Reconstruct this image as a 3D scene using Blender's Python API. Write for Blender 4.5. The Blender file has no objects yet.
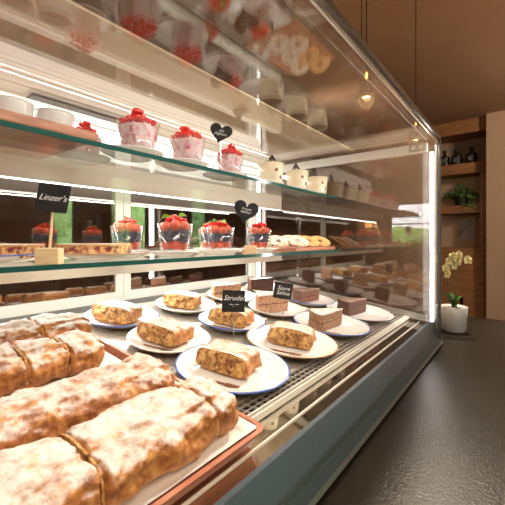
import bpy, bmesh, math, random
from mathutils import Vector, Matrix, noise
random.seed(7)
PI = math.pi
H0 = 1.30                       # eye height above the floor
SC = bpy.context.scene
COL = SC.collection

# ------------------------------------------------------------------ camera
cam = bpy.data.cameras.new('camera'); camo = bpy.data.objects.new('camera', cam); COL.objects.link(camo)
cam.sensor_width = 36; cam.lens = 350/505*36; cam.shift_y = -12.5/505; cam.clip_start = 0.01
camo.location = (0, 0, H0); camo.rotation_euler = (PI/2, 0, math.radians(37.8-90))
cam.dof.use_dof = True; cam.dof.focus_distance = 0.92; cam.dof.aperture_fstop = 13
SC.camera = camo
# ------------------------------------------------------------------ world
w = bpy.data.worlds.new('sky'); SC.world = w; w.use_nodes = True
bg = w.node_tree.nodes['Background']; bg.inputs[0].default_value = (0.86, 0.93, 1, 1); bg.inputs[1].default_value = 10
SC.view_settings.view_transform = 'Standard'; SC.view_settings.look = 'None'
SC.view_settings.gamma = 1; SC.view_settings.use_curve_mapping = False
SC.view_settings.exposure = 0.0
SC.cycles.transparent_max_bounces = 40; SC.cycles.max_bounces = 9; SC.cycles.glossy_bounces = 5
SC.cycles.sample_clamp_indirect = 4; SC.cycles.blur_glossy = 0.3

def area(name, loc, rot, sx, sy, power, col):
    l = bpy.data.lights.new(name, 'AREA'); l.shape = 'RECTANGLE'; l.size = sx; l.size_y = sy; l.energy = power; l.color = col
    o = bpy.data.objects.new(name, l); o.location = loc; o.rotation_euler = rot; COL.objects.link(o); return o
# unseen area light added overhead to raise the room's ambient level
area('room_fill_light', (-.55, -1.3, H0+1.37), (0, 0, 0), 1.8, 1.1, 62, (1, .80, .60))
_l = bpy.data.lights.new('ceiling_fill_spot', 'SPOT'); _l.energy = 50; _l.color = (1, .76, .54); _l.spot_size = math.radians(150); _l.spot_blend = 1; _l.shadow_soft_size = .04  # added fill spot, pointing up to brighten the ceiling
_o = bpy.data.objects.new('ceiling_fill_spot', _l); COL.objects.link(_o); _o.location = (2.9, -1.0, H0+.15); _o.rotation_euler = (PI, 0, 0)
_l = bpy.data.lights.new('wall_fill_spot', 'SPOT'); _l.energy = 95; _l.color = (1, .78, .56); _l.spot_size = math.radians(110); _l.spot_blend = .8; _l.shadow_soft_size = .12  # extra unseen spot added to brighten the far wall
_o = bpy.data.objects.new('wall_fill_spot', _l); COL.objects.link(_o); _o.location = (2.9, -1.3, H0+1.25); _o.rotation_euler = (0, math.radians(-78), math.radians(40))
# the case's own LED strips
WARM = (1, .90, .77)
LED = (1, .95, .88)
area('shelf_strip_light', (0.56, 0.812, H0+0.120), (0, 0, 0), 1.30, 0.014, 2.8, LED)
area('shelf_strip_light_low', (0.56, 0.812, H0-0.092), (0, 0, 0), 1.30, 0.014, 3.8, LED)
area('top_strip_light', (0.56, 0.86, H0+0.285), (math.radians(-25), 0, 0), 1.30, 0.02, 2.2, LED)
area('corner_strip_light', (1.200, 0.235, H0+0.02), (0, math.radians(90), math.radians(-40)), 0.50, 0.012, 2.0, LED)
area('front_strip_light', (0.56, 0.226, H0+0.309), (math.radians(34), 0, 0), 1.25, 0.010, 3.7, LED)

# ------------------------------------------------------------------ materials
def mat(name, col=(.8,.8,.8), rough=.5, metal=0, emis=None, es=0, spec=.5, coat=0, sss=0):
    m = bpy.data.materials.new(name); m.use_nodes = True
    p = m.node_tree.nodes['Principled BSDF']
    p.inputs['Base Color'].default_value = (*col, 1); p.inputs['Roughness'].default_value = rough
    p.inputs['Metallic'].default_value = metal; p.inputs['Specular IOR Level'].default_value = spec
    p.inputs['Coat Weight'].default_value = coat
    if sss: p.inputs['Subsurface Weight'].default_value = sss; p.inputs['Subsurface Scale'].default_value = .01
    if emis: p.inputs['Emission Color'].default_value = (*emis, 1); p.inputs['Emission Strength'].default_value = es
    return m
def nd(m, t, **kw):
    n = m.node_tree.nodes.new(t)
    for k, v in kw.items():
        if k in n.inputs.keys(): n.inputs[k].default_value = v
        else: setattr(n, k, v)
    return n
def lk(m, a, b): m.node_tree.links.new(a, b)
def noisy(name, stops, scale=20, rough=.6, bump=0.2, detail=6, dist=.01, mapping=(1,1,1), kind='noise', rough_noise=False, metal=0, spec=.5, coat=0, distort=0):
    """procedural colour from a ramp over noise in object space, with bump"""
    m = mat(name, rough=rough, metal=metal, spec=spec, coat=coat); p = m.node_tree.nodes['Principled BSDF']
    tc = nd(m, 'ShaderNodeTexCoord'); mp = nd(m, 'ShaderNodeMapping'); mp.inputs['Scale'].default_value = mapping
    lk(m, tc.outputs['Object'], mp.inputs[0])
    if kind == 'noise':
        t = nd(m, 'ShaderNodeTexNoise', Scale=scale, Detail=detail, Roughness=.65, Distortion=distort); out = t.outputs[0]
    elif kind == 'voronoi':
        t = nd(m, 'ShaderNodeTexVoronoi', Scale=scale); out = t.outputs['Distance']
    lk(m, mp.outputs[0], t.inputs['Vector'])
    r = nd(m, 'ShaderNodeValToRGB'); e = r.color_ramp.elements
    while len(e) < len(stops): e.new(.5)
    for i, (pos, c) in enumerate(stops): e[i].position = pos; e[i].color = (*c, 1)
    lk(m, out, r.inputs[0]); lk(m, r.outputs[0], p.inputs['Base Color'])
    if bump:
        b = nd(m, 'ShaderNodeBump', Strength=bump, Distance=dist); lk(m, out, b.inputs['Height']); lk(m, b.outputs[0], p.inputs['Normal'])
    return m
def glass(name, f0=.05, tint=(1,1,1), rough=0.0, gcol=(1,1,1)):
    m = bpy.data.materials.new(name); m.use_nodes = True; t = m.node_tree; t.nodes.clear()
    o = nd(m, 'ShaderNodeOutputMaterial'); mx = nd(m, 'ShaderNodeMixShader')
    tr = nd(m, 'ShaderNodeBsdfTransparent'); tr.inputs[0].default_value = (*tint, 1)
    gl = nd(m, 'ShaderNodeBsdfGlossy'); gl.inputs['Roughness'].default_value = rough; gl.inputs[0].default_value = (*gcol, 1)
    lw = nd(m, 'ShaderNodeLayerWeight'); lw.inputs[0].default_value = .5
    pw = nd(m, 'ShaderNodeMath', operation='POWER'); pw.inputs[1].default_value = 5
    ma = nd(m, 'ShaderNodeMath', operation='MULTIPLY_ADD'); ma.inputs[1].default_value = 1-f0; ma.inputs[2].default_value = f0
    lk(m, lw.outputs['Facing'], pw.inputs[0]); lk(m, pw.outputs[0], ma.inputs[0]); lk(m, ma.outputs[0], mx.inputs[0])
    lk(m, tr.outputs[0], mx.inputs[1]); lk(m, gl.outputs[0], mx.inputs[2]); lk(m, mx.outputs[0], o.inputs[0])
    return m
def sugared(name, stops, sugar_amount=.5, scale=45, sugar_scale=28, bump=.5):
    """baked crust, browned unevenly, with icing sugar lying where the surface faces up"""
    m = noisy(name, stops, scale=scale, rough=.55, bump=bump, dist=.004)
    p = m.node_tree.nodes['Principled BSDF']; ramp = [n for n in m.node_tree.nodes if n.type == 'VALTORGB'][0]
    tc = nd(m, 'ShaderNodeTexCoord'); n2 = nd(m, 'ShaderNodeTexNoise', Scale=sugar_scale, Detail=8, Roughness=.7)
    lk(m, tc.outputs['Object'], n2.inputs['Vector'])
    sx = nd(m, 'ShaderNodeSeparateXYZ'); lk(m, tc.outputs['Normal'], sx.inputs[0])
    a = nd(m, 'ShaderNodeMath', operation='MULTIPLY'); a.inputs[1].default_value = .55; lk(m, sx.outputs['Z'], a.inputs[0])
    b = nd(m, 'ShaderNodeMath', operation='ADD'); lk(m, a.outputs[0], b.inputs[0]); lk(m, n2.outputs[0], b.inputs[1])
    mr = nd(m, 'ShaderNodeMapRange'); mr.inputs['From Min'].default_value = 1.10-.42*sugar_amount; mr.inputs['From Max'].default_value = 1.36-.42*sugar_amount
    mr.inputs['To Max'].default_value = .84
    lk(m, b.outputs[0], mr.inputs[0])
    mx = nd(m, 'ShaderNodeMix'); mx.data_type = 'RGBA'
    lk(m, mr.outputs[0], mx.inputs[0]); lk(m, ramp.outputs[0], mx.inputs[6]); mx.inputs[7].default_value = (.82, .79, .75, 1)
    lk(m, mx.outputs[2], p.inputs['Base Color'])
    return m

M = dict(
 steel = mat('grey_enamelled_rail', (.075,.105,.13), .38, .2),
 alu = mat('satin_aluminium', (.62,.60,.55), .32, .75),
 alu_dark = mat('dark_aluminium', (.20,.20,.19), .35, .8),
 cream = mat('cream_housing', (.88,.83,.74), .35, coat=.0),
 cream_gloss = mat('cream_ceiling_panel', (.80,.69,.53), .45),
 frame = mat('door_frame_grey', (.46,.45,.40), .4, .2),
 led = mat('led_diffuser', (1,1,1), .5, emis=(1,.97,.92), es=4.5),
 led_soft = mat('led_diffuser_soft', (1,1,1), .5, emis=(1,.94,.84), es=.55),
 mirror_steel = mat('polished_steel_channel', (.78,.74,.68), .03, 1),
 black = mat('black_plastic', (.02,.02,.02), .5),
 vent = mat('vent_grey', (.17,.16,.15), .6),
 gfront = glass('front_glass', .035),
 gtop = glass('top_glass', .115, tint=(.93,.91,.88)),
 gend = glass('end_glass', .18, tint=(.48,.41,.36), gcol=(.95,.9,.86)),
 gdoor = glass('door_glass', .22, tint=(.60,.55,.52), gcol=(.95,.9,.86)),
 gshelf = glass('shelf_glass', .03, tint=(.95,.985,.97)),
 gedge = mat('green_glass_edge', (.010,.075,.062), .12, spec=.6),
 gcup = glass('cup_glass', .045, tint=(.985,.985,.985)),
 smoke = glass('smoked_glass', .06, tint=(.55,.50,.46)),
 ivory = mat('ivory_porcelain', (.74,.64,.46), .22, coat=.2),
 porcelain = mat('white_porcelain', (.84,.82,.78), .12, coat=.3),
 blue = mat('blue_rim_glaze', (.10,.17,.50), .2),
 tan = mat('tan_rim_glaze', (.42,.26,.14), .25),
 paper = mat('white_paper', (.86,.83,.79), .8),
 chalk = mat('chalk_white', (.85,.85,.82), .9),
 slate = noisy('chalkboard_black', [(.3,(.012,.012,.013)),(.7,(.028,.028,.030))], 60, .85, .05, spec=.2),
 stake = mat('steel_stake', (.7,.68,.65), .25, .9),
 cocoa = noisy('cocoa_powder', [(.35,(.13,.045,.02)),(.7,(.30,.14,.07))], 400, .9, .2, dist=.001),
 mint = noisy('mint_leaf', [(.3,(.28,.48,.06)),(.7,(.60,.74,.16))], 200, .45, .2, dist=.001),
 choc = mat('dark_chocolate', (.035,.016,.01), .3),
 mousse_dark = noisy('chocolate_mousse', [(.3,(.13,.055,.035)),(.7,(.22,.10,.06))], 80, .5, .3, dist=.002),
)
M['strawberry'] = noisy('strawberry_red', [(.25,(.66,.04,.02)),(.5,(.84,.12,.05)),(.75,(.92,.36,.18))], 90, .28, .35, dist=.001, coat=.3)
M['blueberry'] = noisy('blueberry_skin', [(.3,(.02,.025,.07)),(.7,(.14,.17,.28))], 130, .55, .1)
M['currant'] = mat('red_currant', (.72,.02,.015), .12, coat=.5, sss=.2)
M['mousse'] = noisy('berry_cream', [(.30,(.45,.03,.08)),(.42,(.78,.36,.40)),(.50,(.86,.66,.66)),(.75,(.90,.78,.76))], 75, .55, .25, dist=.002, distort=.6)
M['crust'] = sugared('strudel_crust', [(.30,(.12,.032,.009)),(.44,(.34,.12,.028)),(.58,(.54,.23,.06)),(.78,(.74,.44,.16))], .66, scale=55, sugar_scale=42, bump=.9)
M['crust_dark'] = sugared('strudel_crust_browned', [(.28,(.11,.03,.010)),(.45,(.30,.10,.028)),(.60,(.52,.23,.065)),(.8,(.74,.45,.19))], .60, scale=55, sugar_scale=36, bump=.9)
M['crust_slice'] = sugared('slice_crust', [(.28,(.16,.05,.015)),(.48,(.44,.17,.045)),(.72,(.70,.38,.14))], .56, scale=80, sugar_scale=60, bump=.8)
M['filling'] = noisy('apple_filling', [(.0,(.16,.05,.012)),(.28,(.45,.20,.05)),(.45,(.72,.45,.13)),(.7,(.85,.64,.28))], 95, .45, .6, dist=.003, kind='voronoi')
M['filling_noise'] = noisy('apple_filling_golden', [(.34,(.07,.02,.006)),(.44,(.30,.12,.03)),(.54,(.60,.32,.09)),(.72,(.82,.58,.26))], 95, .4, .9, dist=.004, distort=.8)
M['nut'] = noisy('nut_sponge', [(.32,(.16,.06,.03)),(.45,(.45,.23,.13)),(.6,(.62,.36,.22)),(.8,(.76,.55,.40))], 170, .85, .8, dist=.003)
M['choc_sponge'] = noisy('chocolate_sponge', [(.3,(.07,.028,.018)),(.55,(.20,.09,.06)),(.8,(.34,.18,.12))], 170, .85, .8, dist=.003)
M['dark_sponge'] = noisy('dark_chocolate_sponge', [(.3,(.04,.016,.01)),(.55,(.11,.045,.028)),(.8,(.2,.095,.06))], 170, .85, .7, dist=.003)
M['brown_sponge'] = noisy('hazelnut_sponge', [(.3,(.12,.05,.025)),(.5,(.33,.17,.09)),(.75,(.5,.30,.18))], 180, .85, .8, dist=.003)
M['jam'] = mat('dark_jam', (.14,.02,.015), .25)
M['sugar_top'] = noisy('icing_sugar', [(.35,(.55,.36,.24)),(.5,(.86,.80,.74)),(.7,(.90,.87,.83))], 90, .9, .2, dist=.002)
M['cocoa_top'] = noisy('cocoa_dusted_top', [(.35,(.12,.06,.04)),(.6,(.32,.22,.16)),(.8,(.52,.42,.34))], 60, .85, .2, dist=.002)
M['cookie'] = noisy('baked_cookie', [(.3,(.55,.27,.08)),(.6,(.78,.46,.18)),(.85,(.86,.62,.32))], 60, .7, .25, dist=.002)
M['cookie_sugar'] = noisy('sugared_cookie', [(.40,(.66,.36,.14)),(.50,(.84,.72,.58)),(.62,(.9,.87,.82))], 75, .85, .25, dist=.002)
M['linzer'] = noisy('linzer_dough', [(.40,(.16,.02,.03)),(.47,(.42,.13,.07)),(.54,(.70,.40,.16)),(.8,(.86,.62,.34))], 85, .6, .5, dist=.003)
M['linzer_top'] = sugared('linzer_top_sugar', [(.3,(.45,.18,.06)),(.6,(.74,.44,.18)),(.8,(.85,.62,.36))], .75, scale=50, sugar_scale=40)
M['wood_red'] = noisy('reddish_wood', [(.3,(.26,.095,.05)),(.55,(.42,.18,.10)),(.8,(.54,.27,.16))], 9, .45, .1, mapping=(2,14,14))
M['block_wood'] = noisy('pale_wood', [(.3,(.68,.46,.24)),(.7,(.82,.62,.38))], 20, .6, .05, mapping=(2,12,12))
M['tray'] = noisy('copper_red_tray', [(.3,(.36,.12,.07)),(.6,(.52,.21,.13)),(.8,(.64,.32,.21))], 12, .35, .1, mapping=(2,10,10), coat=.3)
M['wood'] = noisy('oak_boards', [(.3,(.22,.095,.035)),(.55,(.36,.17,.065)),(.8,(.46,.24,.10))], 5, .55, .1, mapping=(6,1.2,9))
M['plaster'] = noisy('rough_plaster', [(.3,(.33,.25,.19)),(.7,(.44,.34,.26))], 14, .9, .35, dist=.02)
M['ceil'] = noisy('clay_ceiling', [(.3,(.42,.27,.18)),(.7,(.47,.305,.205))], 6, .9, .1, dist=.01)
M['wallp'] = noisy('beige_wall', [(.3,(.50,.36,.26)),(.7,(.54,.39,.28))], 40, .9, .15, dist=.004)
M['walldark'] = noisy('brown_wall', [(.3,(.17,.11,.08)),(.7,(.22,.145,.105))], 4, .8, .1)
M['floorm'] = noisy('dark_floor_boards', [(.3,(.09,.055,.035)),(.7,(.16,.10,.065))], 5, .5, .1, mapping=(1,8,1))
M['grid'] = mat('grille_wire', (.60,.56,.50), .35, .5)
M['deck'] = mat('deck_steel', (.42,.37,.31), .35, .5)

def counter_mat():
    m = noisy('black_leathered_stone', [(.35,(.008,.0065,.005)),(.7,(.020,.016,.013))], 230, .30, .55, detail=3, dist=.0012, spec=.13)
    return m
M['counter'] = counter_mat()

# ------------------------------------------------------------------ mesh helpers
def link(name, me, m=None, parent=None, loc=None, rot=None, smooth=False):
    o = bpy.data.objects.new(name, me); COL.objects.link(o)
    if m is not None:
        for x in (m if isinstance(m, (list, tuple)) else [m]): me.materials.append(x)
    if parent is not None: o.parent = parent
    if loc is not None: o.location = loc
    if rot is not None: o.rotation_euler = rot
    if smooth:
        for p in me.polygons: p.use_smooth = True
    return o
def obj(name, bm, m, parent=None, loc=None, rot=None, smooth=False):
    me = bpy.data.meshes.new(name); bmesh.ops.recalc_face_normals(bm, faces=bm.faces); bm.to_mesh(me); bm.free()
    return link(name, me, m, parent, loc, rot, smooth)
def tag(o, label, cat, group=None, kind=None):
    if label: o['label'] = label
    if cat: o['category'] = cat
    if group: o['group'] = group
    if kind: o['kind'] = kind
    return o
def empty(name, loc, rot=(0,0,0), label=None, cat=None, group=None):
    o = bpy.data.objects.new(name, None); COL.objects.link(o); o.location = loc; o.rotation_euler = rot
    o.empty_display_size = .02
    tag(o, label, cat, group); return o
def struct(o): o['kind'] = 'structure'; return o
def copy_tree(o, parent=None):
    c = o.copy(); COL.objects.link(c); c.parent = parent
    for ch in list(o.children): copy_tree(ch, c)
    return c
def box(bm, x0, x1, y0, y1, z0, z1, mi=0, bev=0):
    vs = [bm.verts.new((x, y, z)) for x in (x0, x1) for y in (y0, y1) for z in (z0, z1)]
    fs = []
    for q in ((0,1,3,2),(4,6,7,5),(0,4,5,1),(2,3,7,6),(0,2,6,4),(1,5,7,3)):
        f = bm.faces.new([vs[i] for i in q]); f.material_index = mi; fs.append(f)
    if bev:
        es = list({e for f in fs for e in f.edges})
        bmesh.ops.bevel(bm, geom=es, offset=bev, segments=2, affect='EDGES', profile=.6)
def boxo(name, dims, m, parent=None, bev=0, loc=None, rot=None):
    bm = bmesh.new(); box(bm, *dims, bev=bev); return obj(name, bm, m, parent, loc, rot)
def lathe(bm, prof, n=40, cx=0, cy=0, mi=0, mis=None):
    rings = []
    for r, z in prof:
        if r < 1e-6: rings.append([bm.verts.new((cx, cy, z))])
        else: rings.append([bm.verts.new((cx+r*math.cos(2*PI*i/n), cy+r*math.sin(2*PI*i/n), z)) for i in range(n)])
    for k, (a, b) in enumerate(zip(rings, rings[1:])):
        for i in range(n):
            j = (i+1) % n
            if len(a) == 1 and len(b) == 1: continue
            if len(a) == 1: f = bm.faces.new((a[0], b[i], b[j]))
            elif len(b) == 1: f = bm.faces.new((a[i], a[j], b[0]))
            else: f = bm.faces.new((a[i], a[j], b[j], b[i]))
            f.material_index = mis[k] if mis else mi
def tube(bm, pts, r, n=8, mi=0, taper=None):
    pts = [Vector(p) for p in pts]; rings = []
    for i, p in enumerate(pts):
        d = (pts[min(i+1, len(pts)-1)]-pts[max(i-1, 0)]).normalized()
        a = d.orthogonal().normalized() if i == 0 else (rings_a - d*rings_a.dot(d)).normalized()
        rings_a = a; b = d.cross(a); rr = r if taper is None else r*(1+(taper-1)*i/(len(pts)-1))
        rings.append([bm.verts.new(p+rr*(a*math.cos(2*PI*k/n)+b*math.sin(2*PI*k/n))) for k in range(n)])
    for A, B in zip(rings, rings[1:]):
        for k in range(n):
            f = bm.faces.new((A[k], A[(k+1)%n], B[(k+1)%n], B[k])); f.material_index = mi
    bm.faces.new(rings[0]); bm.faces.new(rings[-1])
def prism(bm, poly, z0, z1, mi=0, seg=1):
    n = len(poly); rows = []
    for k in range(seg+1):
        z = z0+(z1-z0)*k/seg; rows.append([bm.verts.new((x, y, z)) for x, y in poly])
    for A, B in zip(rows, rows[1:]):
        for i in range(n): bm.faces.new((A[i], A[(i+1)%n], B[(i+1)%n], B[i])).material_index = mi
    bm.faces.new(rows[0]).material_index = mi; bm.faces.new(rows[-1]).material_index = mi
def extr_x(bm, prof, x0, x1, mi=0):
    """closed (y,z) profile swept along x"""
    a = [bm.verts.new((x0, y, z)) for y, z in prof]; b = [bm.verts.new((x1, y, z)) for y, z in prof]; n = len(prof)
    for i in range(n): bm.faces.new((a[i], a[(i+1)%n], b[(i+1)%n], b[i])).material_index = mi
    bm.faces.new(a).material_index = mi; bm.faces.new(b).material_index = mi
def sphere_me(name, r, m, sub=2, sq=(1,1,1), wob=0, seed=0):
    bm = bmesh.new(); bmesh.ops.create_icosphere(bm, subdivisions=sub, radius=r)
    for v in bm.verts:
        if wob: v.co *= 1+wob*noise.noise(v.co/r*1.3+Vector((seed, 0, 0)))
        v.co = Vector((v.co.x*sq[0], v.co.y*sq[1], v.co.z*sq[2]))
    me = bpy.data.meshes.new(name); bm.to_mesh(me); bm.free(); me.materials.append(m)
    for p in me.polygons: p.use_smooth = True
    return me
def inst(name, me, parent, loc, rot=(0,0,0), s=1):
    o = bpy.data.objects.new(name, me); COL.objects.link(o); o.parent = parent; o.location = loc; o.rotation_euler = rot
    o.scale = (s, s, s); return o
def text(parent, s, size, loc, rot, m, name='lettering'):
    cu = bpy.data.curves.new('tmp', 'FONT'); cu.body = s; cu.size = size; cu.align_x = 'CENTER'; cu.align_y = 'CENTER'
    cu.extrude = .0002; cu.shear = .35; cu.space_line = .85; cu.offset = -size*.006; cu.resolution_u = 3
    t = bpy.data.objects.new('tmp', cu); COL.objects.link(t)
    bpy.context.view_layer.update()
    me = bpy.data.meshes.new_from_object(t); bpy.data.objects.remove(t); bpy.data.curves.remove(cu); me.materials.clear()
    return link(name, me, m, parent, loc, rot)

# ================================================================== the room
F, CE = 0.0, H0+1.39
XL, XR, YF, YB = -4.2, 5.05, -3.2, 2.9
struct(boxo('floor', (XL-.1, XR+.1, YF-.1, YB+.1, -.1, 0), M['floorm']))
struct(boxo('ceiling', (XL-.1, XR+.1, YF-.1, YB+.1, CE, CE+.1), M['ceil']))
def wall_with_holes(name, axis, pos, th, a0, a1, holes, m):
    """holes: (lo, hi, zlo, zhi) along the wall; hole strips sorted"""
    bm = bmesh.new(); cur = a0
    def seg(lo, hi, z0, z1):
        if hi-lo < 1e-4 or z1-z0 < 1e-4: return
        if axis == 'x': box(bm, pos, pos+th, lo, hi, z0, z1)
        else: box(bm, lo, hi, pos, pos+th, z0, z1)
    for lo, hi, z0, z1 in holes:
        seg(cur, lo, 0, CE); seg(lo, hi, 0, z0); seg(lo, hi, z1, CE); cur = hi
    seg(cur, a1, 0, CE)
    return struct(obj(name, bm, m))
left_holes = [(.70, 1.98, H0-.10, H0+.68), (2.10, 2.62, H0-.05, H0+.50)]
front_holes = [(0.2, 0.9, H0-.2, H0+.75), (2.10, 2.42, H0-.2, H0+.75), (3.30, 3.65, H0-.2, H0+.75)]
wall_with_holes('wall_left', 'x', XL-.1, .1, YF, YB, left_holes, M['walldark'])
wall_with_holes('wall_front', 'y', YF-.1, .1, XL, XR, front_holes, M['walldark'])
struct(boxo('wall_back', (XL, XR, YB, YB+.1, 0, CE), M['walldark']))
struct(boxo('wall_right', (XR, XR+.1, YF, YB, 0, CE), M['plaster']))
struct(boxo('trim_1', (4.62, XR, YF, .328, 0, CE), M['wallp']))         # the beige wall projecting at the right
k = 1
for lo, hi, z0, z1 in left_holes:
    bm = bmesh.new(); x = XL-.07
    for (b0, b1, c0, c1) in ((lo, hi, z0, z0+.04), (lo, hi, z1-.04, z1), (lo, lo+.04, z0, z1), (hi-.04, hi, z0, z1), (lo+(hi-lo)*.35-.01, lo+(hi-lo)*.35+.01, z0, z1), (lo, hi, (z0+z1)/2-.012, (z0+z1)/2+.012)):
        box(bm, x, x+.05, b0, b1, c0, c1)
    wn = struct(obj('window_%d' % k, bm, M['black']))
    boxo('window_pane', (x+.02, x+.025, lo, hi, z0, z1), M['gcup'], wn); k += 1
for lo, hi, z0, z1 in front_holes:
    bm = bmesh.new(); y = YF-.07
    for (b0, b1, c0, c1) in ((lo, hi, z0, z0+.03), (lo, hi, z1-.03, z1), (lo, lo+.03, z0, z1), (hi-.03, hi, z0, z1)):
        box(bm, b0, b1, y, y+.05, c0, c1)
    wn = struct(obj('window_%d' % k, bm, M['black']))
    boxo('window_pane', (lo, hi, y+.02, y+.025, z0, z1), M['gcup'], wn); k += 1
# greenery and an orange parasol outside, seen as reflections in the glass
def hedge(name, x0, x1, y0, y1, z1, label):
    bm = bmesh.new(); bmesh.ops.create_grid(bm, x_segments=60, y_segments=24, size=1)
    bm2 = bmesh.new(); box(bm2, x0, x1, y0, y1, 0, z1); bmesh.ops.subdivide_edges(bm2, edges=bm2.edges[:], cuts=14, use_grid_fill=True)
    bm.free()
    for v in bm2.verts:
        n = noise.noise_vector(v.co*2.3)*.22+noise.noise_vector(v.co*7)*.10
        v.co += Vector((n.x, n.y, n.z if v.co.z > .1 else 0))
    return tag(obj(name, bm2, M['leafy'], smooth=False), label, 'hedge')
M['leafy'] = noisy('hedge_leaves', [(.35,(.16,.34,.08)),(.55,(.38,.66,.20)),(.75,(.66,.86,.42))], 9, .8, .4, dist=.05)
M['orange'] = mat('orange_canvas', (.95,.40,.06), .8)
hedge('hedge', -8.4, -7.6, 0.2, 5.2, H0+.28, 'green hedge outside the left window, seen only as a reflection')
hedge('hedge', 0.0, 12.0, -6.2, -5.4, H0+1.9, 'green hedge outside the window behind the viewer, seen only as a reflection')
par = empty('parasol', (-5.9, 3.40, 0), label='orange garden parasol outside the window, seen only as a reflection', cat='parasol')
bm = bmesh.new(); lathe(bm, [(0, H0+.62), (.45, H0+.47), (.95, H0+.25), (.95, H0+.13), (.93, H0+.24), (.0, H0+.58)], 12); obj('canopy', bm, M['orange'], par)
bm = bmesh.new(); lathe(bm, [(0, -.2), (.025, -.2), (.025, H0+.6), (0, H0+.6)], 12); obj('pole', bm, M['alu'], par)
struct(boxo('ground', (-9, 13, -8, 7, -.3, -.11), mat('terrace_stone', (.45,.42,.38), .9)))

# ---- counter
CT = H0-.33
ct = empty('counter', (.6, .3, 0), label='long black stone counter with a leathered top under the display case', cat='counter')
boxo('worktop', (-1.2, 1.17, -.62, .75, CT-.04, CT), M['counter'], ct, bev=.004)
boxo('cabinet_body', (-1.15, 1.12, -.52, .70, 0, CT-.04), M['wood'], ct)

# ================================================================== the display case
CX0, CX1 = -.10, 1.245        # left end, right end
GY, BY = .212, .935           # front glass, back doors
TOPZ = H0+.32
case = empty('display_case', (.57, .57, CT), label='glass pastry display case with grey rail, two glass shelves and strip lights', cat='display case')
case_inv = Matrix.Translation(-case.location)
def part(name, dims, m, parent=case, bev=0):
    x0, x1, y0, y1, z0, z1 = dims; l = Vector((0,0,0)); p = parent
    while p is not None: l += p.location; p = p.parent
    return boxo(name, (x0-l.x, x1-l.x, y0-l.y, y1-l.y, z0-l.z, z1-l.z), m, parent, bev)
def partbm(name, bm, m, smooth=False, parent=case):
    bmesh.ops.translate(bm, verts=bm.verts, vec=-case.location); return obj(name, bm, m, parent, smooth=smooth)
def dz(y): return H0-.2908+.12*y          # height of the sloping display deck
TILT = math.atan(.12)
# base and rail
bm = bmesh.new(); extr_x(bm, [(.222, CT+.006), (BY+.01, CT+.006), (BY+.01, dz(BY)-.02), (.30, dz(.30)-.02), (.236, H0-.285)], CX0, CX1-.005)
partbm('base_cabinet', bm, M['alu_dark'])
bm = bmesh.new(); extr_x(bm, [(.204, H0-.322), (.2355, H0-.262), (.243, H0-.262), (.243, H0-.300), (.226, CT+.004), (.206, CT+.004)], CX0, CX1)
partbm('bottom_rail', bm, M['steel'])
bm = bmesh.new()
for a in (.36,):
    y = .204+.0315*a; z = H0-.322+.06*a; extr_x(bm, [(y-.0004, z+.0002), (y+.0004, z+.0016), (y+.0020, z+.0010)], CX0+.002, CX1-.002)
partbm('rail_groove', bm, M['alu_dark'])
bm = bmesh.new(); extr_x(bm, [(.202, H0-.3245), (.2055, H0-.3185), (.207, H0-.3205), (.2045, H0-.3265)], CX0, CX1+.001); partbm('rail_edge', bm, mat('rail_edge_grey', (.25,.26,.27), .3, .6))
for x in (CX0+.08, CX1-.10):
    bm = bmesh.new(); lathe(bm, [(0, CT), (.012, CT), (.012, CT+.007), (0, CT+.007)], 16, x, .24); partbm('foot', bm, M['black'])
    bm = bmesh.new(); lathe(bm, [(0, CT), (.012, CT), (.012, CT+.007), (0, CT+.007)], 16, x, .72); partbm('foot', bm, M['black'])
# channel between rail and deck: polished metal that mirrors the shelves above
bm = bmesh.new(); extr_x(bm, [(.243, H0-.270), (.300, H0-.262), (.300, H0-.266), (.243, H0-.276)], CX0, CX1-.008); partbm('front_channel', bm, M['mirror_steel'])
for y, ww, hh in ((.2995, .0022, .010), (.3085, .0022, .010), (.268, .0022, .004)):
    z = dz(.30)-.004 if y > .28 else H0-.268
    bm = bmesh.new(); extr_x(bm, [(y, z), (y+ww, z), (y+ww, z+hh), (y, z+hh)], CX0, CX1-.012); partbm('channel_strip', bm, M['cream'])
# deck
bm = bmesh.new(); extr_x(bm, [(.348, dz(.348)-.001), (BY-.01, dz(BY-.01)-.001), (BY-.01, dz(BY-.01)-.016), (.348, dz(.348)-.016)], CX0+.006, CX1-.010); partbm('deck_plate', bm, M['deck'])
bm = bmesh.new()
for i in range(4):
    y = .3130+i*.0108; z = dz(y); extr_x(bm, [(y, z-.003), (y+.0016, z-.003), (y+.0016, z-.0005), (y, z-.0005)], CX0+.006, CX1-.012)
x = CX0+.01
while x < CX1-.015:
    box(bm, x, x+.0016, .3130, .347, dz(.33)-.005, dz(.33)-.002); x += .017
partbm('air_grille', bm, M['grid'])
bm = bmesh.new(); extr_x(bm, [(.311, dz(.31)-.019), (.348, dz(.348)-.019), (.348, dz(.348)-.022), (.311, dz(.31)-.022)], CX0+.006, CX1-.012); partbm('grille_tray', bm, mat('grille_dark_tray', (.03,.03,.03), .5))
# wire rack strips at the back of the deck
bm = bmesh.new()
for i in range(5):
    y = .885+i*.009; extr_x(bm, [(y, dz(y)+.0005), (y+.003, dz(y)+.0005), (y+.003, dz(y)+.004), (y, dz(y)+.004)], CX0+.01, CX1-.02)
partbm('back_grille', bm, M['alu_dark'])
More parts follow.
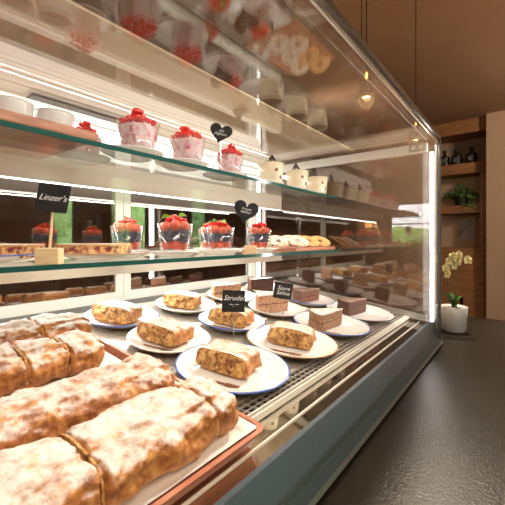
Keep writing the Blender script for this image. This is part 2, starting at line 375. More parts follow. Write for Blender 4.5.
# glass panes
part('front_pane', (CX0, CX1-.006, GY, GY+.006, H0-.305, TOPZ), M['gfront'])
part('top_pane', (CX0, CX1, GY, BY+.01, TOPZ, TOPZ+.006), M['gtop'])
part('end_pane', (CX1-.006, CX1, GY+.006, BY, H0-.29, TOPZ), M['gend'])
part('left_end_pane', (CX0-.006, CX0, GY+.006, BY, H0-.29, TOPZ), M['gfront'])
part('top_edge_strip', (CX0, CX1, GY-.004, GY+.001, TOPZ-.004, TOPZ+.008), M['alu_dark'])
part('top_edge_bead', (CX0, CX1, GY+.006, GY+.0095, TOPZ-.007, TOPZ-.0005), M['alu'])
# opaque top panel at the back with vent slot
tp = part('top_panel', (CX0, CX1, .494, BY+.02, TOPZ+.0065, TOPZ+.0105), M['cream_gloss'])
part('vent_slot', (.31, .58, .850, .885, TOPZ-.003, TOPZ-.0005), M['vent'])
# end frame bars, clamps
part('end_top_bar', (CX1-.022, CX1-.0065, GY+.03, BY, H0+.281, H0+.311), M['alu'], bev=.001)
bm = bmesh.new(); a = [(CX1-.020, .245), (CX1-.020, BY)]
vs = []
for y in (.245, BY-.01):
    for (xx, zz) in ((CX1-.020, dz(y)+.0), (CX1-.007, dz(y)), (CX1-.007, dz(y)+.018), (CX1-.020, dz(y)+.018)): vs.append(bm.verts.new((xx, y, zz)))
for i in range(4): bm.faces.new((vs[i], vs[(i+1)%4], vs[4+(i+1)%4], vs[4+i]))
bm.faces.new(vs[:4]); bm.faces.new(vs[4:]); partbm('end_bottom_bar', bm, M['alu'])
part('clamp_plate', (CX1-.0235, CX1-.0222, .250, .298, H0+.286, H0+.314), M['alu_dark'])
for y in (.262, .285):
    bm = bmesh.new(); bmesh.ops.create_cone(bm, cap_ends=True, segments=20, radius1=.0075, radius2=.0065, depth=.004)
    bmesh.ops.rotate(bm, verts=bm.verts, cent=(0,0,0), matrix=Matrix.Rotation(-PI/2, 3, 'Y')); bmesh.ops.translate(bm, verts=bm.verts, vec=(CX1-.0245, y, H0+.300)); partbm('clamp_screw', bm, M['alu'])
part('corner_post', (CX1-.012, CX1+.003, GY-.004, GY+.0045, CT+.002, TOPZ+.002), M['alu_dark'], bev=.0015)
part('corner_post_bead', (CX1-.020, CX1-.013, GY+.006, GY+.010, H0-.25, TOPZ-.008), M['alu'])
part('corner_light_tube', (CX1-.032, CX1-.022, .2235, .2345, H0-.258, H0+.278), M['led'], bev=.002)
part('back_light_tube', (CX1-.030, CX1-.020, BY-.028, BY-.016, H0-.16, H0+.300), M['led'], bev=.002)
part('corner_post_back', (CX1-.014, CX1, BY, BY+.02, CT+.01, TOPZ), M['frame'])
# top back light housing
bm = bmesh.new(); extr_x(bm, [(.875, H0+.316), (.93, H0+.316), (.93, H0+.205), (.905, H0+.205)], CX0, CX1-.035); partbm('top_light_housing', bm, M['led_soft'])
for i, (y, z) in enumerate(((.8795, .296), (.8870, .268), (.8935, .245))):
    bm = bmesh.new(); extr_x(bm, [(y-.0015, H0+z+.0025), (y+.003, H0+z+.003), (y+.003, H0+z-.001), (y-.0012, H0+z-.001)], CX0, CX1-.036); partbm('housing_rib', bm, M['alu'])
# sliding doors at the back
def door(x0, x1, y):
    z0, z1 = H0-.182, H0+.315
    bm = bmesh.new(); t = .012
    for d in ((x0, x1, z0, z0+.03), (x0, x1, z1-.03, z1), (x0, x0+.024, z0+.03, z1-.03), (x1-.024, x1, z0+.03, z1-.03)):
        box(bm, d[0], d[1], y, y+t, d[2], d[3])
    bmesh.ops.translate(bm, verts=bm.verts, vec=-case.location)
    fr = obj('sliding_door', bm, M['frame'], case)
    l = case.location
    boxo('door_pane', (x0+.02-l.x, x1-.02-l.x, y+.004-l.y, y+.008-l.y, z0+.025-l.z, z1-.025-l.z), M['gdoor'], fr)
door(CX0+.005, .583, BY)
door(.586, 1.205, BY+.003)
part('back_frame', (1.205, CX1-.014, BY, BY+.014, H0-.19, TOPZ), M['frame'])
# shelves with light bars
def shelf(zt, yf, zb0, zb1):
    sh = part('shelf', (CX0+.004, CX1-.009, yf+.001, .80, zt-.008, zt), M['gshelf'])
    l = case.location
    boxo('shelf_front_edge', (CX0+.004-l.x, CX1-.009-l.x, yf-.001-l.y, yf+.001-l.y, zt-.008-l.z, zt-l.z), M['gedge'], sh)
    b = part('light_bar', (CX0+.004, CX1-.012, .802, .835, zb0, zb1), M['cream'], bev=.002)
    boxo('light_strip', (CX0+.01-l.x, CX1-.014-l.x, .8055-l.y, .830-l.y, zb0-.0025-l.z, zb0+.001-l.z), M['led'], b)
    boxo('lip', (CX0+.01-l.x, CX1-.014-l.x, .802-l.y, .8045-l.y, zb0-.0028-l.z, zb0+.001-l.z), M['cream'], b)
ZU, ZL = H0+.162, H0-.036
YU, YLW = .556, .545
shelf(ZU, YU, H0+.128, H0+.192)
shelf(ZL, YLW, H0-.083, H0-.03)
# clear standoff column near the end pane
bm = bmesh.new(); lathe(bm, [(0, ZL), (.011, ZL), (.011, ZL+.005), (.007, ZL+.02), (.010, ZL+.05), (.006, ZL+.085), (.012, ZL+.11), (.012, ZL+.118), (.007, ZL+.13), (.008, ZU-.010), (0, ZU-.010)], 20, 1.20, .70); partbm('shelf_column', bm, M['gcup'], True)
bm = bmesh.new(); lathe(bm, [(0, dz(.7)), (.010, dz(.7)), (.007, dz(.7)+.03), (.010, dz(.7)+.09), (.007, dz(.7)+.14), (.011, ZL-.010), (0, ZL-.010)], 20, 1.20, .70); partbm('shelf_column', bm, M['gcup'], True)

# ================================================================== things on the deck
def plate_parts(root, R, rim, h=.017):
    bm = bmesh.new()
    prof = [(0, .0035), (R*.60, .0035), (R*.72, .006), (R*.93, h-.001), (R*.985, h), (R, h-.0012), (R*.985, h-.003), (R*.74, .003), (R*.60, .0005), (R*.3, .0), (0, 0)]
    lathe(bm, prof, 56); obj('dish', bm, M['porcelain'], root, smooth=True)
    if rim:
        bm = bmesh.new(); lathe(bm, [(R*.972, h+.0002), (R*.99, h+.0005), (R*1.005, h-.001), (R*.995, h-.003), (R*.972, h-.0008)], 56); obj('rim_line', bm, M[rim], root, smooth=True)
def make_plate(x, y, R, rim, label, group, deck=True, z=None, rz=0):
    p = empty('plate', (x, y, dz(y)+.0006 if deck else z), (TILT if deck else 0, 0, rz), label, 'plate', group)
    plate_parts(p, R, rim); return p
def fork_dust(root, cx, cy, ang):
    """cocoa dusted through a fork-and-spoon stencil: a mark on the dish"""
    bm = bmesh.new()
    def strip(x0, y0, x1, y1, w0, w1, n=10):
        d = Vector((x1-x0, y1-y0, 0)); L = d.length; d.normalize(); s = Vector((-d.y, d.x, 0)); prev = None
        for i in range(n+1):
            t = i/n; c = Vector((x0, y0, .0041))+d*L*t; ww = (w0+(w1-w0)*t)*(1+.35*noise.noise(Vector((x0*90+t*7, y0*80, 1))))
            a, b = bm.verts.new(c+s*ww), bm.verts.new(c-s*ww)
            if prev: bm.faces.new((prev[0], a, b, prev[1]))
            prev = (a, b)
    for o_ in (0, .019):
        strip(-.036, o_, .008, o_, .0045, .0034)
        if o_ == 0:
            for q in (-.006, -.002, .002, .006): strip(.010, q, .034, q*1.1, .0016, .0013)
            strip(.006, -.0075, .006, .0075, .003, .003, 3)
        else: strip(.008, o_, .032, o_, .0055, .0065)
    o = obj('cocoa_stencil', bm, M['cocoa'], root, (cx, cy, 0), (0, 0, ang)); return o

def strudel_cross(n, hw, h, pw=2.6):
    pts = []
    for i in range(n):
        t = 2*PI*i/n; c, s = math.cos(t), math.sin(t)
        y = hw*math.copysign(abs(c)**(2/pw), c); z = h*.5*math.copysign(abs(s)**(2/pw), s)
        if z < 0: y *= 1.04
        pts.append((y, z+h*.5))
    return pts
def loaf(name, L, hw, h, cuts, seed, m, label, loc, end_cut=False):
    pw_ = 2.55
    """a whole strudel lying along x; x=0 is the right end"""
    nx, nc = 220, 84; bm = bmesh.new(); base = strudel_cross(nc, hw, h, pw_); rows = []
    for i in range(nx+1):
        x = -L*i/nx; e = min(1, (i/nx*L)/.022)
        sc = .72+.28*math.sin(e*PI/2) if not end_cut else .94+.06*e
        c = 0
        for q in cuts: c = max(c, 1-abs(x-q)/.0045)
        row = []
        for (y, z) in base:
            p = Vector((x, y, z-h*.45)); n = noise.noise(Vector((x*22+seed, y*34, z*34)))*.0060+noise.noise(Vector((x*60, y*80+seed, z*80)))*.0038+noise.noise(Vector((x*150, y*190+seed, z*190)))*.0018
            # flaky ridges running along the loaf
            n += .0018*math.sin(y*260+6*noise.noise(Vector((x*14, y*30, seed))))*(1 if z > h*.4 else .4)
            k = sc*(1-.22*max(0, c)*(1 if z > h*.15 else 0))
            yy, zz = y*k, h*.45+(z-h*.45)*k
            d = Vector((0, y, z-h*.45)).normalized(); yy += d.y*n; zz += d.z*n
            row.append(bm.verts.new((x+noise.noise(Vector((y*40, z*40, seed)))*.004, yy, max(zz, .0))))
        rows.append(row)
    for A, B in zip(rows, rows[1:]):
        for k in range(nc): bm.faces.new((A[k], A[(k+1)%nc], B[(k+1)%nc], B[k]))
    bm.faces.new(rows[0]); bm.faces.new(rows[-1])
    r = empty('strudel', loc, (TILT, 0, 0), label, 'pastry', 'whole strudels on the trays')
    obj('crust', bm, m, r, smooth=True)
    # golden filling showing in the knife cuts
    for q in cuts:
        b2 = bmesh.new(); ps = [(y*.93, h*.45+(z-h*.45)*.93) for y, z in base]
        extr_x(b2, ps, q-.0012, q+.0012)
        for v in b2.verts: v.co.x += .0015*noise.noise(v.co*160)
        obj('cut_edge', b2, M['filling_noise'], r)
    return r
def tray(y0, y1, x0, x1, label):
    cy = (y0+y1)/2; t = empty('baking_tray', ((x0+x1)/2, cy, dz(cy)+.0008), (TILT, 0, 0), label, 'tray', 'baking trays holding the whole strudels')
    hx, hy = (x1-x0)/2, (y1-y0)/2; bm = bmesh.new()
    def ring(ax, ay, rr, z, n=6):
        out = []
        for q, (sx, sy) in enumerate(((1,1),(-1,1),(-1,-1),(1,-1))):
            for i in range(n+1):
                a = (q+i/n)*PI/2; out.append(bm.verts.new((sx*(ax-rr)+rr*math.cos(a), sy*(ay-rr)+rr*math.sin(a), z)))
        return out
    R = [ring(hx-.008, hy-.008, .012, 0), ring(hx-.004, hy-.004, .014, .012), ring(hx, hy, .016, .0155), ring(hx, hy, .016, .018), ring(hx-.006, hy-.006, .013, .018), ring(hx-.011, hy-.011, .011, .003)]
    for A, B in zip(R, R[1:]):
        for i in range(len(A)): bm.faces.new((A[i], A[(i+1)%len(A)], B[(i+1)%len(A)], B[i]))
    bm.faces.new(R[0]); bm.faces.new(R[-1]); obj('pan', bm, M['tray'], t, smooth=False)
    return t
def paper(x0, x1, y0, y1, up, label):
    cy = (y0+y1)/2; bm = bmesh.new(); nx, ny = 50, 24; g = []
    for i in range(nx+1):
        row = []
        for j in range(ny+1):
            x = x0+(x1-x0)*i/nx; y = y0+(y1-y0)*j/ny-cy
            ed = min(y-(y0-cy), (y1-cy)-y, x1-x); lift = max(0, 1-ed/.014)
            z = .0046+up*lift**1.6+.0012*abs(noise.noise(Vector((x*30, y*30, 3))))*lift
            row.append(bm.verts.new((x-(x0+x1)/2, y, z)))
        g.append(row)
    for i in range(nx):
        for j in range(ny): bm.faces.new((g[i][j], g[i+1][j], g[i+1][j+1], g[i][j+1]))
    o = obj('baking_paper', bm, M['paper'], None, ((x0+x1)/2, cy, dz(cy)+.0008), (TILT, 0, 0), True)
    md = o.modifiers.new('t', 'SOLIDIFY'); md.thickness = .0004
    return tag(o, label, 'baking paper', 'papers lining the trays')
tray(.262, .500, -.06, .368, 'reddish copper tray nearest the front rail, under the two front strudels')
tray(.520, .762, -.06, .362, 'reddish copper tray behind the front one, beside the plates of slices')
paper(-.045, .360, .272, .490, .012, 'white baking paper under the two front strudels, curling at the corner')
paper(-.045, .345, .536, .745, .006, 'white baking paper under the two rear strudels')
def lp(x, y): return (x, y, dz(y)+.0062)
loaf('s', .36, .050, .054, [-.046, -.190], 1, M['crust'], 'browned sugar-dusted strudel nearest the viewer, cut near its right end', lp(.350, .337), )
loaf('s', .36, .042, .056, [], 5, M['crust_dark'], 'long darkly browned uncut strudel, second from the front rail', lp(.336, .440))
loaf('s', .34, .043, .056, [-.060, -.118, -.178, -.24], 9, M['crust'], 'golden strudel sliced into portions under heavy sugar, third from the front rail', lp(.312, .592))
loaf('s', .36, .043, .058, [-.09, -.19], 14, M['crust'], 'golden sugared strudel farthest from the front rail, before the sliding doors', lp(.345, .694))

# --- plates of slices: 4 x 3
PX = [.478, .680, .885, 1.090]; PY = [.417, .595, .772]
def napkin(x, y, zr, ang, label):
    bm = bmesh.new(); n = 10
    pts = [(-.03, -.022), (.045, -.030), (.032, .024), (-.026, .030)]
    prism(bm, pts, .0, .0012); bmesh.ops.subdivide_edges(bm, edges=bm.edges[:], cuts=5, use_grid_fill=True)
    for v in bm.verts: v.co.z += .006*max(0, v.co.x/.045)**2+.001*noise.noise(v.co*60)
    nx, ny = x, y
    o = obj('napkin', bm, M['paper'], None, (x, y, dz(y)+zr), (TILT, 0, ang), True)
    return tag(o, label, 'napkin', 'folded napkins on the slice plates')
def strudel_slice(x, y, ang, seed, label, w=.050, th=.058, h=.039):
    r = empty('strudel_slice', (x, y, dz(y)+.0052), (TILT, 0, ang), label, 'pastry slice', 'strudel slices on plates')
    nc, nt = 48, 14; bm = bmesh.new(); base = strudel_cross(nc, w, h, 3.6); rows = []
    for i in range(nt+1):
        xx = -th/2+th*i/nt; row = []
        for (yy, zz) in base:
            n = 1+.11*noise.noise(Vector((xx*40+seed, yy*30, zz*30)))+.05*noise.noise(Vector((xx*120, yy*100+seed, zz*100)))
            row.append(bm.verts.new((xx, yy*n, max(0, h*.45+(zz-h*.45)*n))))
        rows.append(row)
    for A, B in zip(rows, rows[1:]):
        for k_ in range(nc): bm.faces.new((A[k_], A[(k_+1)%nc], B[(k_+1)%nc], B[k_]))
    bm.faces.new(rows[0]); bm.faces.new(rows[-1]); obj('crust', bm, M['crust_slice'], r, smooth=False)
    for s in (-1, 1):                                       # lumpy apple filling on both cut faces
        bm = bmesh.new(); rings = []
        NR, NA = 14, 48
        c0 = bm.verts.new((s*(th/2+.003), 0, h*.48))
        for q in range(1, NR+1):
            k_ = q/NR*.93; row = []
            for (yy, zz) in base:
                py, pz = yy*k_, h*.48+(zz-h*.48)*k_
                f = 1-(q/NR)**6
                d = .002+f*(.0030+.0075*noise.noise(Vector((py*85+seed*3, pz*85, s)))+.003*noise.noise(Vector((py*190, pz*190+seed, s))))
                row.append(bm.verts.new((s*(th/2+d-.002), py, max(pz, .001))))
            rings.append(row)
        for i in range(NA): bm.faces.new((c0, rings[0][i], rings[0][(i+1)%NA]))
        for A, B in zip(rings, rings[1:]):
            for i in range(NA): bm.faces.new((A[i], A[(i+1)%NA], B[(i+1)%NA], B[i]))
        obj('filling', bm, M['filling_noise'], r, smooth=True)
    return r
def crumb(bm, amp, seed, fr=240):
    for v in bm.verts:
        n = noise.noise_vector(v.co*fr+Vector((seed, 0, 0)))*amp+noise.noise_vector(v.co*fr*.3+Vector((seed, 5, 0)))*amp*.8
        v.co += Vector((n.x, n.y, n.z*.5))
def cake_slice(x, y, ang, seed, label, sponge, top, L=.098, W=.058, h=.050, layers=2, gm='jam'):
    """wedge: tip at +x, rounded outer end at -x"""
    r = empty('cake_slice', (x, y, dz(y)+.0052), (TILT, 0, ang), label, 'cake slice', 'cake slices on plates')
    def wedge(k=1.0):
        tip = (L*.5*k, 0); pts = [tip]
        for i in range(7):
            a = -1+2*i/6; pts.append((-L*.5*k+.006*(a*a), a*W*.5*k))
        return pts[:1]+pts[1:]
    def layer(nm, z0, z1, m, k=1.0, amp=.0012):
        bm = bmesh.new(); prism(bm, wedge(k), z0, z1, seg=1)
        bmesh.ops.triangulate(bm, faces=[f for f in bm.faces if len(f.verts) > 4])
        bmesh.ops.subdivide_edges(bm, edges=[e for e in bm.edges if e.calc_length() > .004], cuts=7, use_grid_fill=True)
        if amp: crumb(bm, amp, seed)
        for v in bm.verts: v.co.z = max(v.co.z, 0)
        return obj(nm, bm, M[m], r)
    g = .0025; hh = (h-g*(layers-1)-.002)/layers; z = 0
    for i in range(layers):
        layer('sponge_layer', z, z+hh, sponge); z += hh
        if i < layers-1: layer('jam_layer', z-.0005, z+g+.0005, gm, .985, .0004); z += g
    layer('topping', z-.0008, z+.0025, top, 1.01, .0007)
    return r
GP = 'plates with a slice each on the deck'
rows = [  # ix, iy, rim, plate label, slice kind, slice dx, dy, ang, label
 (0,0,'blue','blue-rimmed white plate nearest the viewer, holding the closest strudel slice','st',.000,.012,math.radians(14),'strudel slice in full view on the blue-rimmed plate nearest the viewer'),
 (1,0,'tan','tan-rimmed white plate by the grille, second from the viewer','st',.005,.004,math.radians(22),'strudel slice with round apple rolls on the tan-rimmed plate by the grille'),
 (2,0,'blue','blue-rimmed plate by the grille under the nut-brown layered slice','ck_br',-.010,.004,math.radians(-24),'hazelnut-brown layer cake slice on the third plate along the grille'),
 (3,0,None,'plain white plate in the front right corner of the deck beside the end pane','ck_dk',-.008,.014,math.radians(-30),'dark chocolate cake slice with cocoa top in the corner beside the end pane'),
 (0,1,None,'bright white plate between the trays and the chalkboard stakes, behind the nearest plate','st',-.004,.008,math.radians(12),'strudel slice on the bright white plate just behind the nearest plate'),
 (1,1,'blue','blue-rimmed plate behind the sign that reads Strudel','st',.000,.004,math.radians(18),'strudel slice half hidden under the sign that reads Strudel'),
 (2,1,None,'white plate in the middle row under the tall sugared nut slice','ck_nut',-.018,.004,math.radians(-48),'tall pale nut cake slice with a sugared top, between the two chalkboards'),
 (3,1,'blue','plate in the middle row nearest the end pane','ck_cho',.000,.008,math.radians(-30),'reddish chocolate cake slice in the middle row near the end pane'),
 (0,2,'blue','blue-rimmed plate in the back row beside the rear tray','st',-.010,.004,math.radians(24),'strudel slice in the back row beside the rear tray'),
 (1,2,None,'white plate in the back row, second from the rear tray','st',-.004,.010,math.radians(30),'strudel slice in the back row, second from the rear tray'),
 (2,2,None,'white plate in the back row behind the sign that reads Strudel','ck_nut2',-.026,.004,math.radians(-40),'nut cake slice in the back row left of the sign that reads Strudel'),
 (3,2,None,'white plate in the back right corner of the deck','ck_dk2',-.040,.004,math.radians(-40),'very dark chocolate cake slice in the back row behind the tall nut slice'),
]
for ix, iy, rim, plab, kind, dx, dy, ang, slab in rows:
    x, y = PX[ix], PY[iy]; R = .103 if iy == 0 else (.087 if iy == 1 else .087)
    p = make_plate(x, y, R, rim, plab, GP)
    fork_dust(p, -R*.66, -R*.24, math.radians(-70))
    if kind == 'st': strudel_slice(x+dx, y+dy, ang, ix*7+iy*3, slab)
    else:
        sp, tp_, hh, ly = {'ck_br':('brown_sponge','sugar_top',.046,2),'ck_dk':('dark_sponge','cocoa_top',.046,1),'ck_nut':('nut','sugar_top',.056,2),
            'ck_nut2':('nut','sugar_top',.050,2),'ck_cho':('choc_sponge','cocoa_top',.042,2),'ck_dk2':('dark_sponge','choc',.052,1)}[kind]
        cake_slice(x+dx, y+dy, ang, ix*5+iy, slab, sp, tp_, h=hh, layers=ly)
    if iy == 0 or (ix, iy) in ((2,1),(1,1)):
        napkin(x+R*.66, y-.004 if kind == 'st' else y-R*.20, .0052, math.radians(-28), {
          (0,0):'white folded napkin right of the slice on the plate nearest the viewer',
          (1,0):'white folded napkin on the tan-rimmed plate',
          (2,0):'cream folded napkin at the tip of the hazelnut-brown slice',
          (3,0):'cream folded napkin at the tip of the dark chocolate slice beside the end pane',
          (2,1):'white folded napkin beside the tall pale nut slice',
          (1,1):'white folded napkin right of the slice under the sign that reads Strudel'}[(ix,iy)])

# --- chalkboard signs
def heart_poly(s):
    pts = []
    for i in range(40):
        t = 2*PI*i/40; pts.append((s*.030*16*math.sin(t)**3/16, s*.030*(13*math.cos(t)-5*math.cos(2*t)-2*math.cos(3*t)-math.cos(4*t))/16))
    return pts
def sign(loc, hs, w_, h_, rz, tilt, words, size, label, heart=False, block=None, lean=0, stake_r=.0011, stake_m='stake'):
    """loc = foot of the stake; board centre hs above the foot"""
    s = empty('chalkboard_sign', loc, (0, 0, rz), label, 'sign', 'chalkboard price signs')
    zb = 0
    if block:
        boxo('wooden_block', (-block[0]/2, block[0]/2, -.009, .009, 0, block[1]), M['block_wood'], s, bev=.0015); zb = block[1]-.004
    bm = bmesh.new(); tube(bm, [(0, .0, zb), (lean*.5, 0, zb+(hs-zb)*.5), (lean, 0, hs)], stake_r, 8); obj('stake', bm, M[stake_m], s)
    bm = bmesh.new()
    prism(bm, heart_poly(w_/.06) if heart else [(-w_/2,-h_/2),(w_/2,-h_/2),(w_/2,h_/2),(-w_/2,h_/2)], -.0009, .0009)
    b = obj('board', bm, M['slate'], s, (lean, -.002, hs), (PI/2-math.radians(8), tilt, 0))
    b.rotation_euler = (Matrix.Rotation(tilt, 3, 'Y') @ Matrix.Rotation(PI/2-math.radians(8), 3, 'X')).to_euler()
    text(b, words, size, (0, 0, .0011), (0, 0, 0), M['chalk'])
    return s
VIEW = math.radians(-48)
sign((.583, .505, dz(.505)), .096, .050, .047, VIEW, math.radians(2), 'Strudel\n~.~', .0155, 'small square chalkboard that reads Strudel on a thin stake among the plates')
sign((.783, .505, dz(.505)), .096, .050, .042, VIEW, math.radians(10), 'Saure\nSahne', .0150, 'tilted chalkboard with two handwritten words on a thin stake before the chocolate slices')
sign((.226, .557, ZL), .098, .046, .042, VIEW, math.radians(6), "Linzer's", .0130, 'rectangular chalkboard that reads Linzers, on a pale wooden block at the lower shelf edge', block=(.034, .024), lean=.006, stake_r=.002, stake_m='block_wood')
sign((.716, .562, ZL), .112, .066, .05, VIEW, math.radians(14), 'Frucht\nbecher', .0095, 'black heart sign behind the rightmost fruit cup on the lower shelf', heart=True, block=(.031, .022), lean=-.012)
sign((.614, .572, ZU+.0003), .094, .054, .05, VIEW, math.radians(14), 'mit\nJoghurt', .0095, 'black heart sign standing between the pink cream cups on the upper shelf', heart=True, lean=.0)

# ================================================================== shelf desserts
def small_plate(x, y, zt, R, label, grp):
    p = empty('small_plate', (x, y, zt+.0004), (0,0,0), label, 'plate', grp); bm = bmesh.new()
    lathe(bm, [(0, .006), (R*.62, .006), (R*.78, .008), (R*.97, .0125), (R, .012), (R*.98, .0105), (R*.72, .004), (R*.62, .0005), (R*.55, .0), (0, 0)], 44)
    obj('dish', bm, M['porcelain'], p, smooth=True); return p
def cup_glass(r0, r1, h):
    bm = bmesh.new(); t = .0014
    lathe(bm, [(0, 0), (r0, 0), (r0+.0005, .002), (r1, h), (r1-t, h), (r0-t, .005), (0, .005)], 36)
    for v in bm.verts:                       # softly fluted wall
        if v.co.z > .01:
            a = math.atan2(v.co.y, v.co.x); k_ = 1+.012*math.cos(9*a); v.co.x *= k_; v.co.y *= k_
    return bm
straw_me = [sphere_me('strawberry', .0135, M['strawberry'], 3, (1,.9,1.15), .12, i) for i in range(3)]
blue_me = sphere_me('blueberry', .0062, M['blueberry'], 2)
cur_me = sphere_me('currant', .0050, M['currant'], 2)
def leaf_me(L, W, m):
    bm = bmesh.new(); n = 8; rows_ = []
    for i in range(n+1):
        t = i/n; ww = W*math.sin(PI*min(1, t*.92+.06))**.8*.5; z = L*.30*math.sin(t*PI*.8)
        rows_.append([bm.verts.new((L*t, -ww, z+.12*W)), bm.verts.new((L*t, 0, z-.05*W)), bm.verts.new((L*t, ww, z+.12*W))])
    for A, B in zip(rows_, rows_[1:]):
        for q in range(2): bm.faces.new((A[q], A[q+1], B[q+1], B[q]))
    bmesh.ops.solidify(bm, geom=bm.faces[:], thickness=W*.04)
    me = bpy.data.meshes.new('leaf'); bm.to_mesh(me); bm.free(); me.materials.append(m)
    for p in me.polygons: p.use_smooth = True
    return me
mint_me = leaf_me(.023, .016, M['mint'])
def fruit_cup(x, y, z, seed, label, leaves=2, sc=1):
    rnd = random.Random(seed)
    r = empty('fruit_cup', (x, y, z), (0, 0, rnd.random()*6), label, 'dessert', 'fruit cups on the lower shelf'); r.scale = (sc, sc, sc)
    obj('glass', cup_glass(.030, .037, .062), M['gcup'], r, smooth=True)
    def sb(a, q, z, sc_): inst('strawberry', straw_me[rnd.randrange(3)], r, (q*math.cos(a), q*math.sin(a), z), (rnd.uniform(-1.6, 1.6), rnd.uniform(-1.6, 1.6), rnd.random()*6), sc_)
    for i in range(6): sb(i*PI/3+.4, .0190, .0165+rnd.uniform(-.001, .003), rnd.uniform(.72, .84))
    for lay, nn, rr in ((0, 13, .0255), (0, 7, .014), (1, 13, .0262), (2, 12, .0265)):
        for i in range(nn):
            a = 2*PI*i/nn+lay*.3+rnd.uniform(-.1, .1); inst('blueberry', blue_me, r, (rr*math.cos(a), rr*math.sin(a), .0290+.0072*lay+rnd.uniform(-.0015, .0015)), (0, 0, 0), rnd.uniform(.80, 1.02))
    for i in range(7): sb(2*PI*i/7+1, .0225, .0555+rnd.uniform(-.002, .003), rnd.uniform(.68, .84))
    sb(0, .004, .060, .9)
    for i in range(14):
        a = 2.4*i; rr = .0052*math.sqrt(i); inst('currant', cur_me, r, (rr*math.cos(a), rr*math.sin(a), .0765-rr*.38+rnd.uniform(-.001, .002)), (0,0,0), 1.05)
    for i in range(leaves):
        inst('mint_leaf', mint_me, r, (.008*math.cos(i*2.6), .008*math.sin(i*2.6), .0765), (.5, .05+.3*i, rnd.random()*.8+i*2.5), .95)
    return r
def cream_cup(x, y, z, seed, label, n=22, sc=1):
    rnd = random.Random(seed)
    r = empty('cream_cup', (x, y, z), (0, 0, rnd.random()*6), label, 'dessert', 'berry cream cups on the upper shelf'); r.scale = (sc, sc, sc)
    obj('glass', cup_glass(.031, .041, .058), M['gcup'], r, smooth=True)
    bm = bmesh.new(); lathe(bm, [(0, .0055), (.0292, .0055), (.0318, .018), (.0345, .032), (.0372, .047), (.035, .051), (.018, .053), (0, .054)], 36)
    for v in bm.verts:
        if v.co.z > .045: v.co.z += .003*noise.noise(v.co*70+Vector((seed, 0, 0)))
    obj('berry_cream', bm, M['mousse'], r, smooth=True)
    for i in range(n):
        a = 2.4*i+seed; rr = .0063*math.sqrt(i); h_ = .0565+.016*math.cos(min(1, rr/.034)*PI/2)+rnd.uniform(-.0015, .002)
        inst('currant', cur_me, r, (rr*math.cos(a), rr*math.sin(a), h_), (0,0,0), rnd.uniform(.95, 1.15))
    for i in range(7):
        a = 2.4*i+seed; q = .0042*math.sqrt(i); inst('currant', cur_me, r, (q*math.cos(a)-.006, q*math.sin(a), .0805-q*.4+rnd.uniform(-.001, .003)), (0,0,0), 1.0)
    return r
# lower shelf
gp = 'small plates on the lower shelf'
small_plate(.458, .720, ZL, .055, 'small white plate under the leftmost fruit cup', gp)
small_plate(.500, .602, ZL, .056, 'small white plate under the second and largest-looking fruit cup', gp)
small_plate(.660, .618, ZL, .060, 'small white plate under the middle front fruit cup', gp)
small_plate(.820, .612, ZL, .060, 'small white plate under the fruit cup before the heart sign', gp)
small_plate(.735, .726, ZL, .050, 'small white plate under the fruit cup standing behind the others', gp)
zc = ZL+.0068
fruit_cup(.458, .720, zc, 1, 'fruit cup standing leftmost, nearest the slab of linzer cake', 1)
fruit_cup(.500, .602, zc, 2, 'fruit cup second from the left, with two mint leaves on its strawberries', 2, 1.04)
fruit_cup(.660, .618, zc, 3, 'fruit cup third from the left in the front line', 2, .98)
fruit_cup(.820, .612, zc, 4, 'fruit cup farthest right, before the black heart sign', 0)
fruit_cup(.735, .726, zc, 5, 'fruit cup half hidden behind the third one', 1)
def linzer(x, y, rz, label, L=.112, W=.062):
    r = empty('linzer_slab', (x, y, ZL+.0072), (0, 0, rz), label, 'cake', 'linzer cakes on the lower shelf')
    bm = bmesh.new(); box(bm, -L/2, L/2, -W/2, W/2, 0, .018); bmesh.ops.subdivide_edges(bm, edges=bm.edges[:], cuts=12, use_grid_fill=True); crumb(bm, .0014, x*50, 150)
    for v in bm.verts: v.co.z = max(v.co.z, 0)
    obj('dough', bm, M['linzer'], r)
    bm = bmesh.new(); box(bm, -L/2-.001, L/2+.001, -W/2-.001, W/2+.001, .0178, .022, bev=.001); bmesh.ops.subdivide_edges(bm, edges=[e for e in bm.edges if e.calc_length() > .01], cuts=10, use_grid_fill=True); crumb(bm, .0010, 3, 150)
    obj('lattice_top', bm, M['linzer_top'], r, smooth=True)
    return r
pp = make_plate(.350, .620, .080, 'tan', 'flat white plate under the linzer slab right of the wooden block', 'linzer plates', False, ZL+.0006)
pp2 = make_plate(.190, .706, .080, 'blue', 'blue-rimmed white plate under the linzer slab at the left edge of the picture', 'linzer plates', False, ZL+.0006)
for q in (pp, pp2): q.scale = (1, 1, .72)
linzer(.330, .622, math.radians(-50), 'jam-filled linzer slab right of the wooden block, next to the leftmost fruit cup')
linzer(.205, .694, math.radians(-50), 'jam-filled linzer slab behind the chalkboard that reads Linzers')
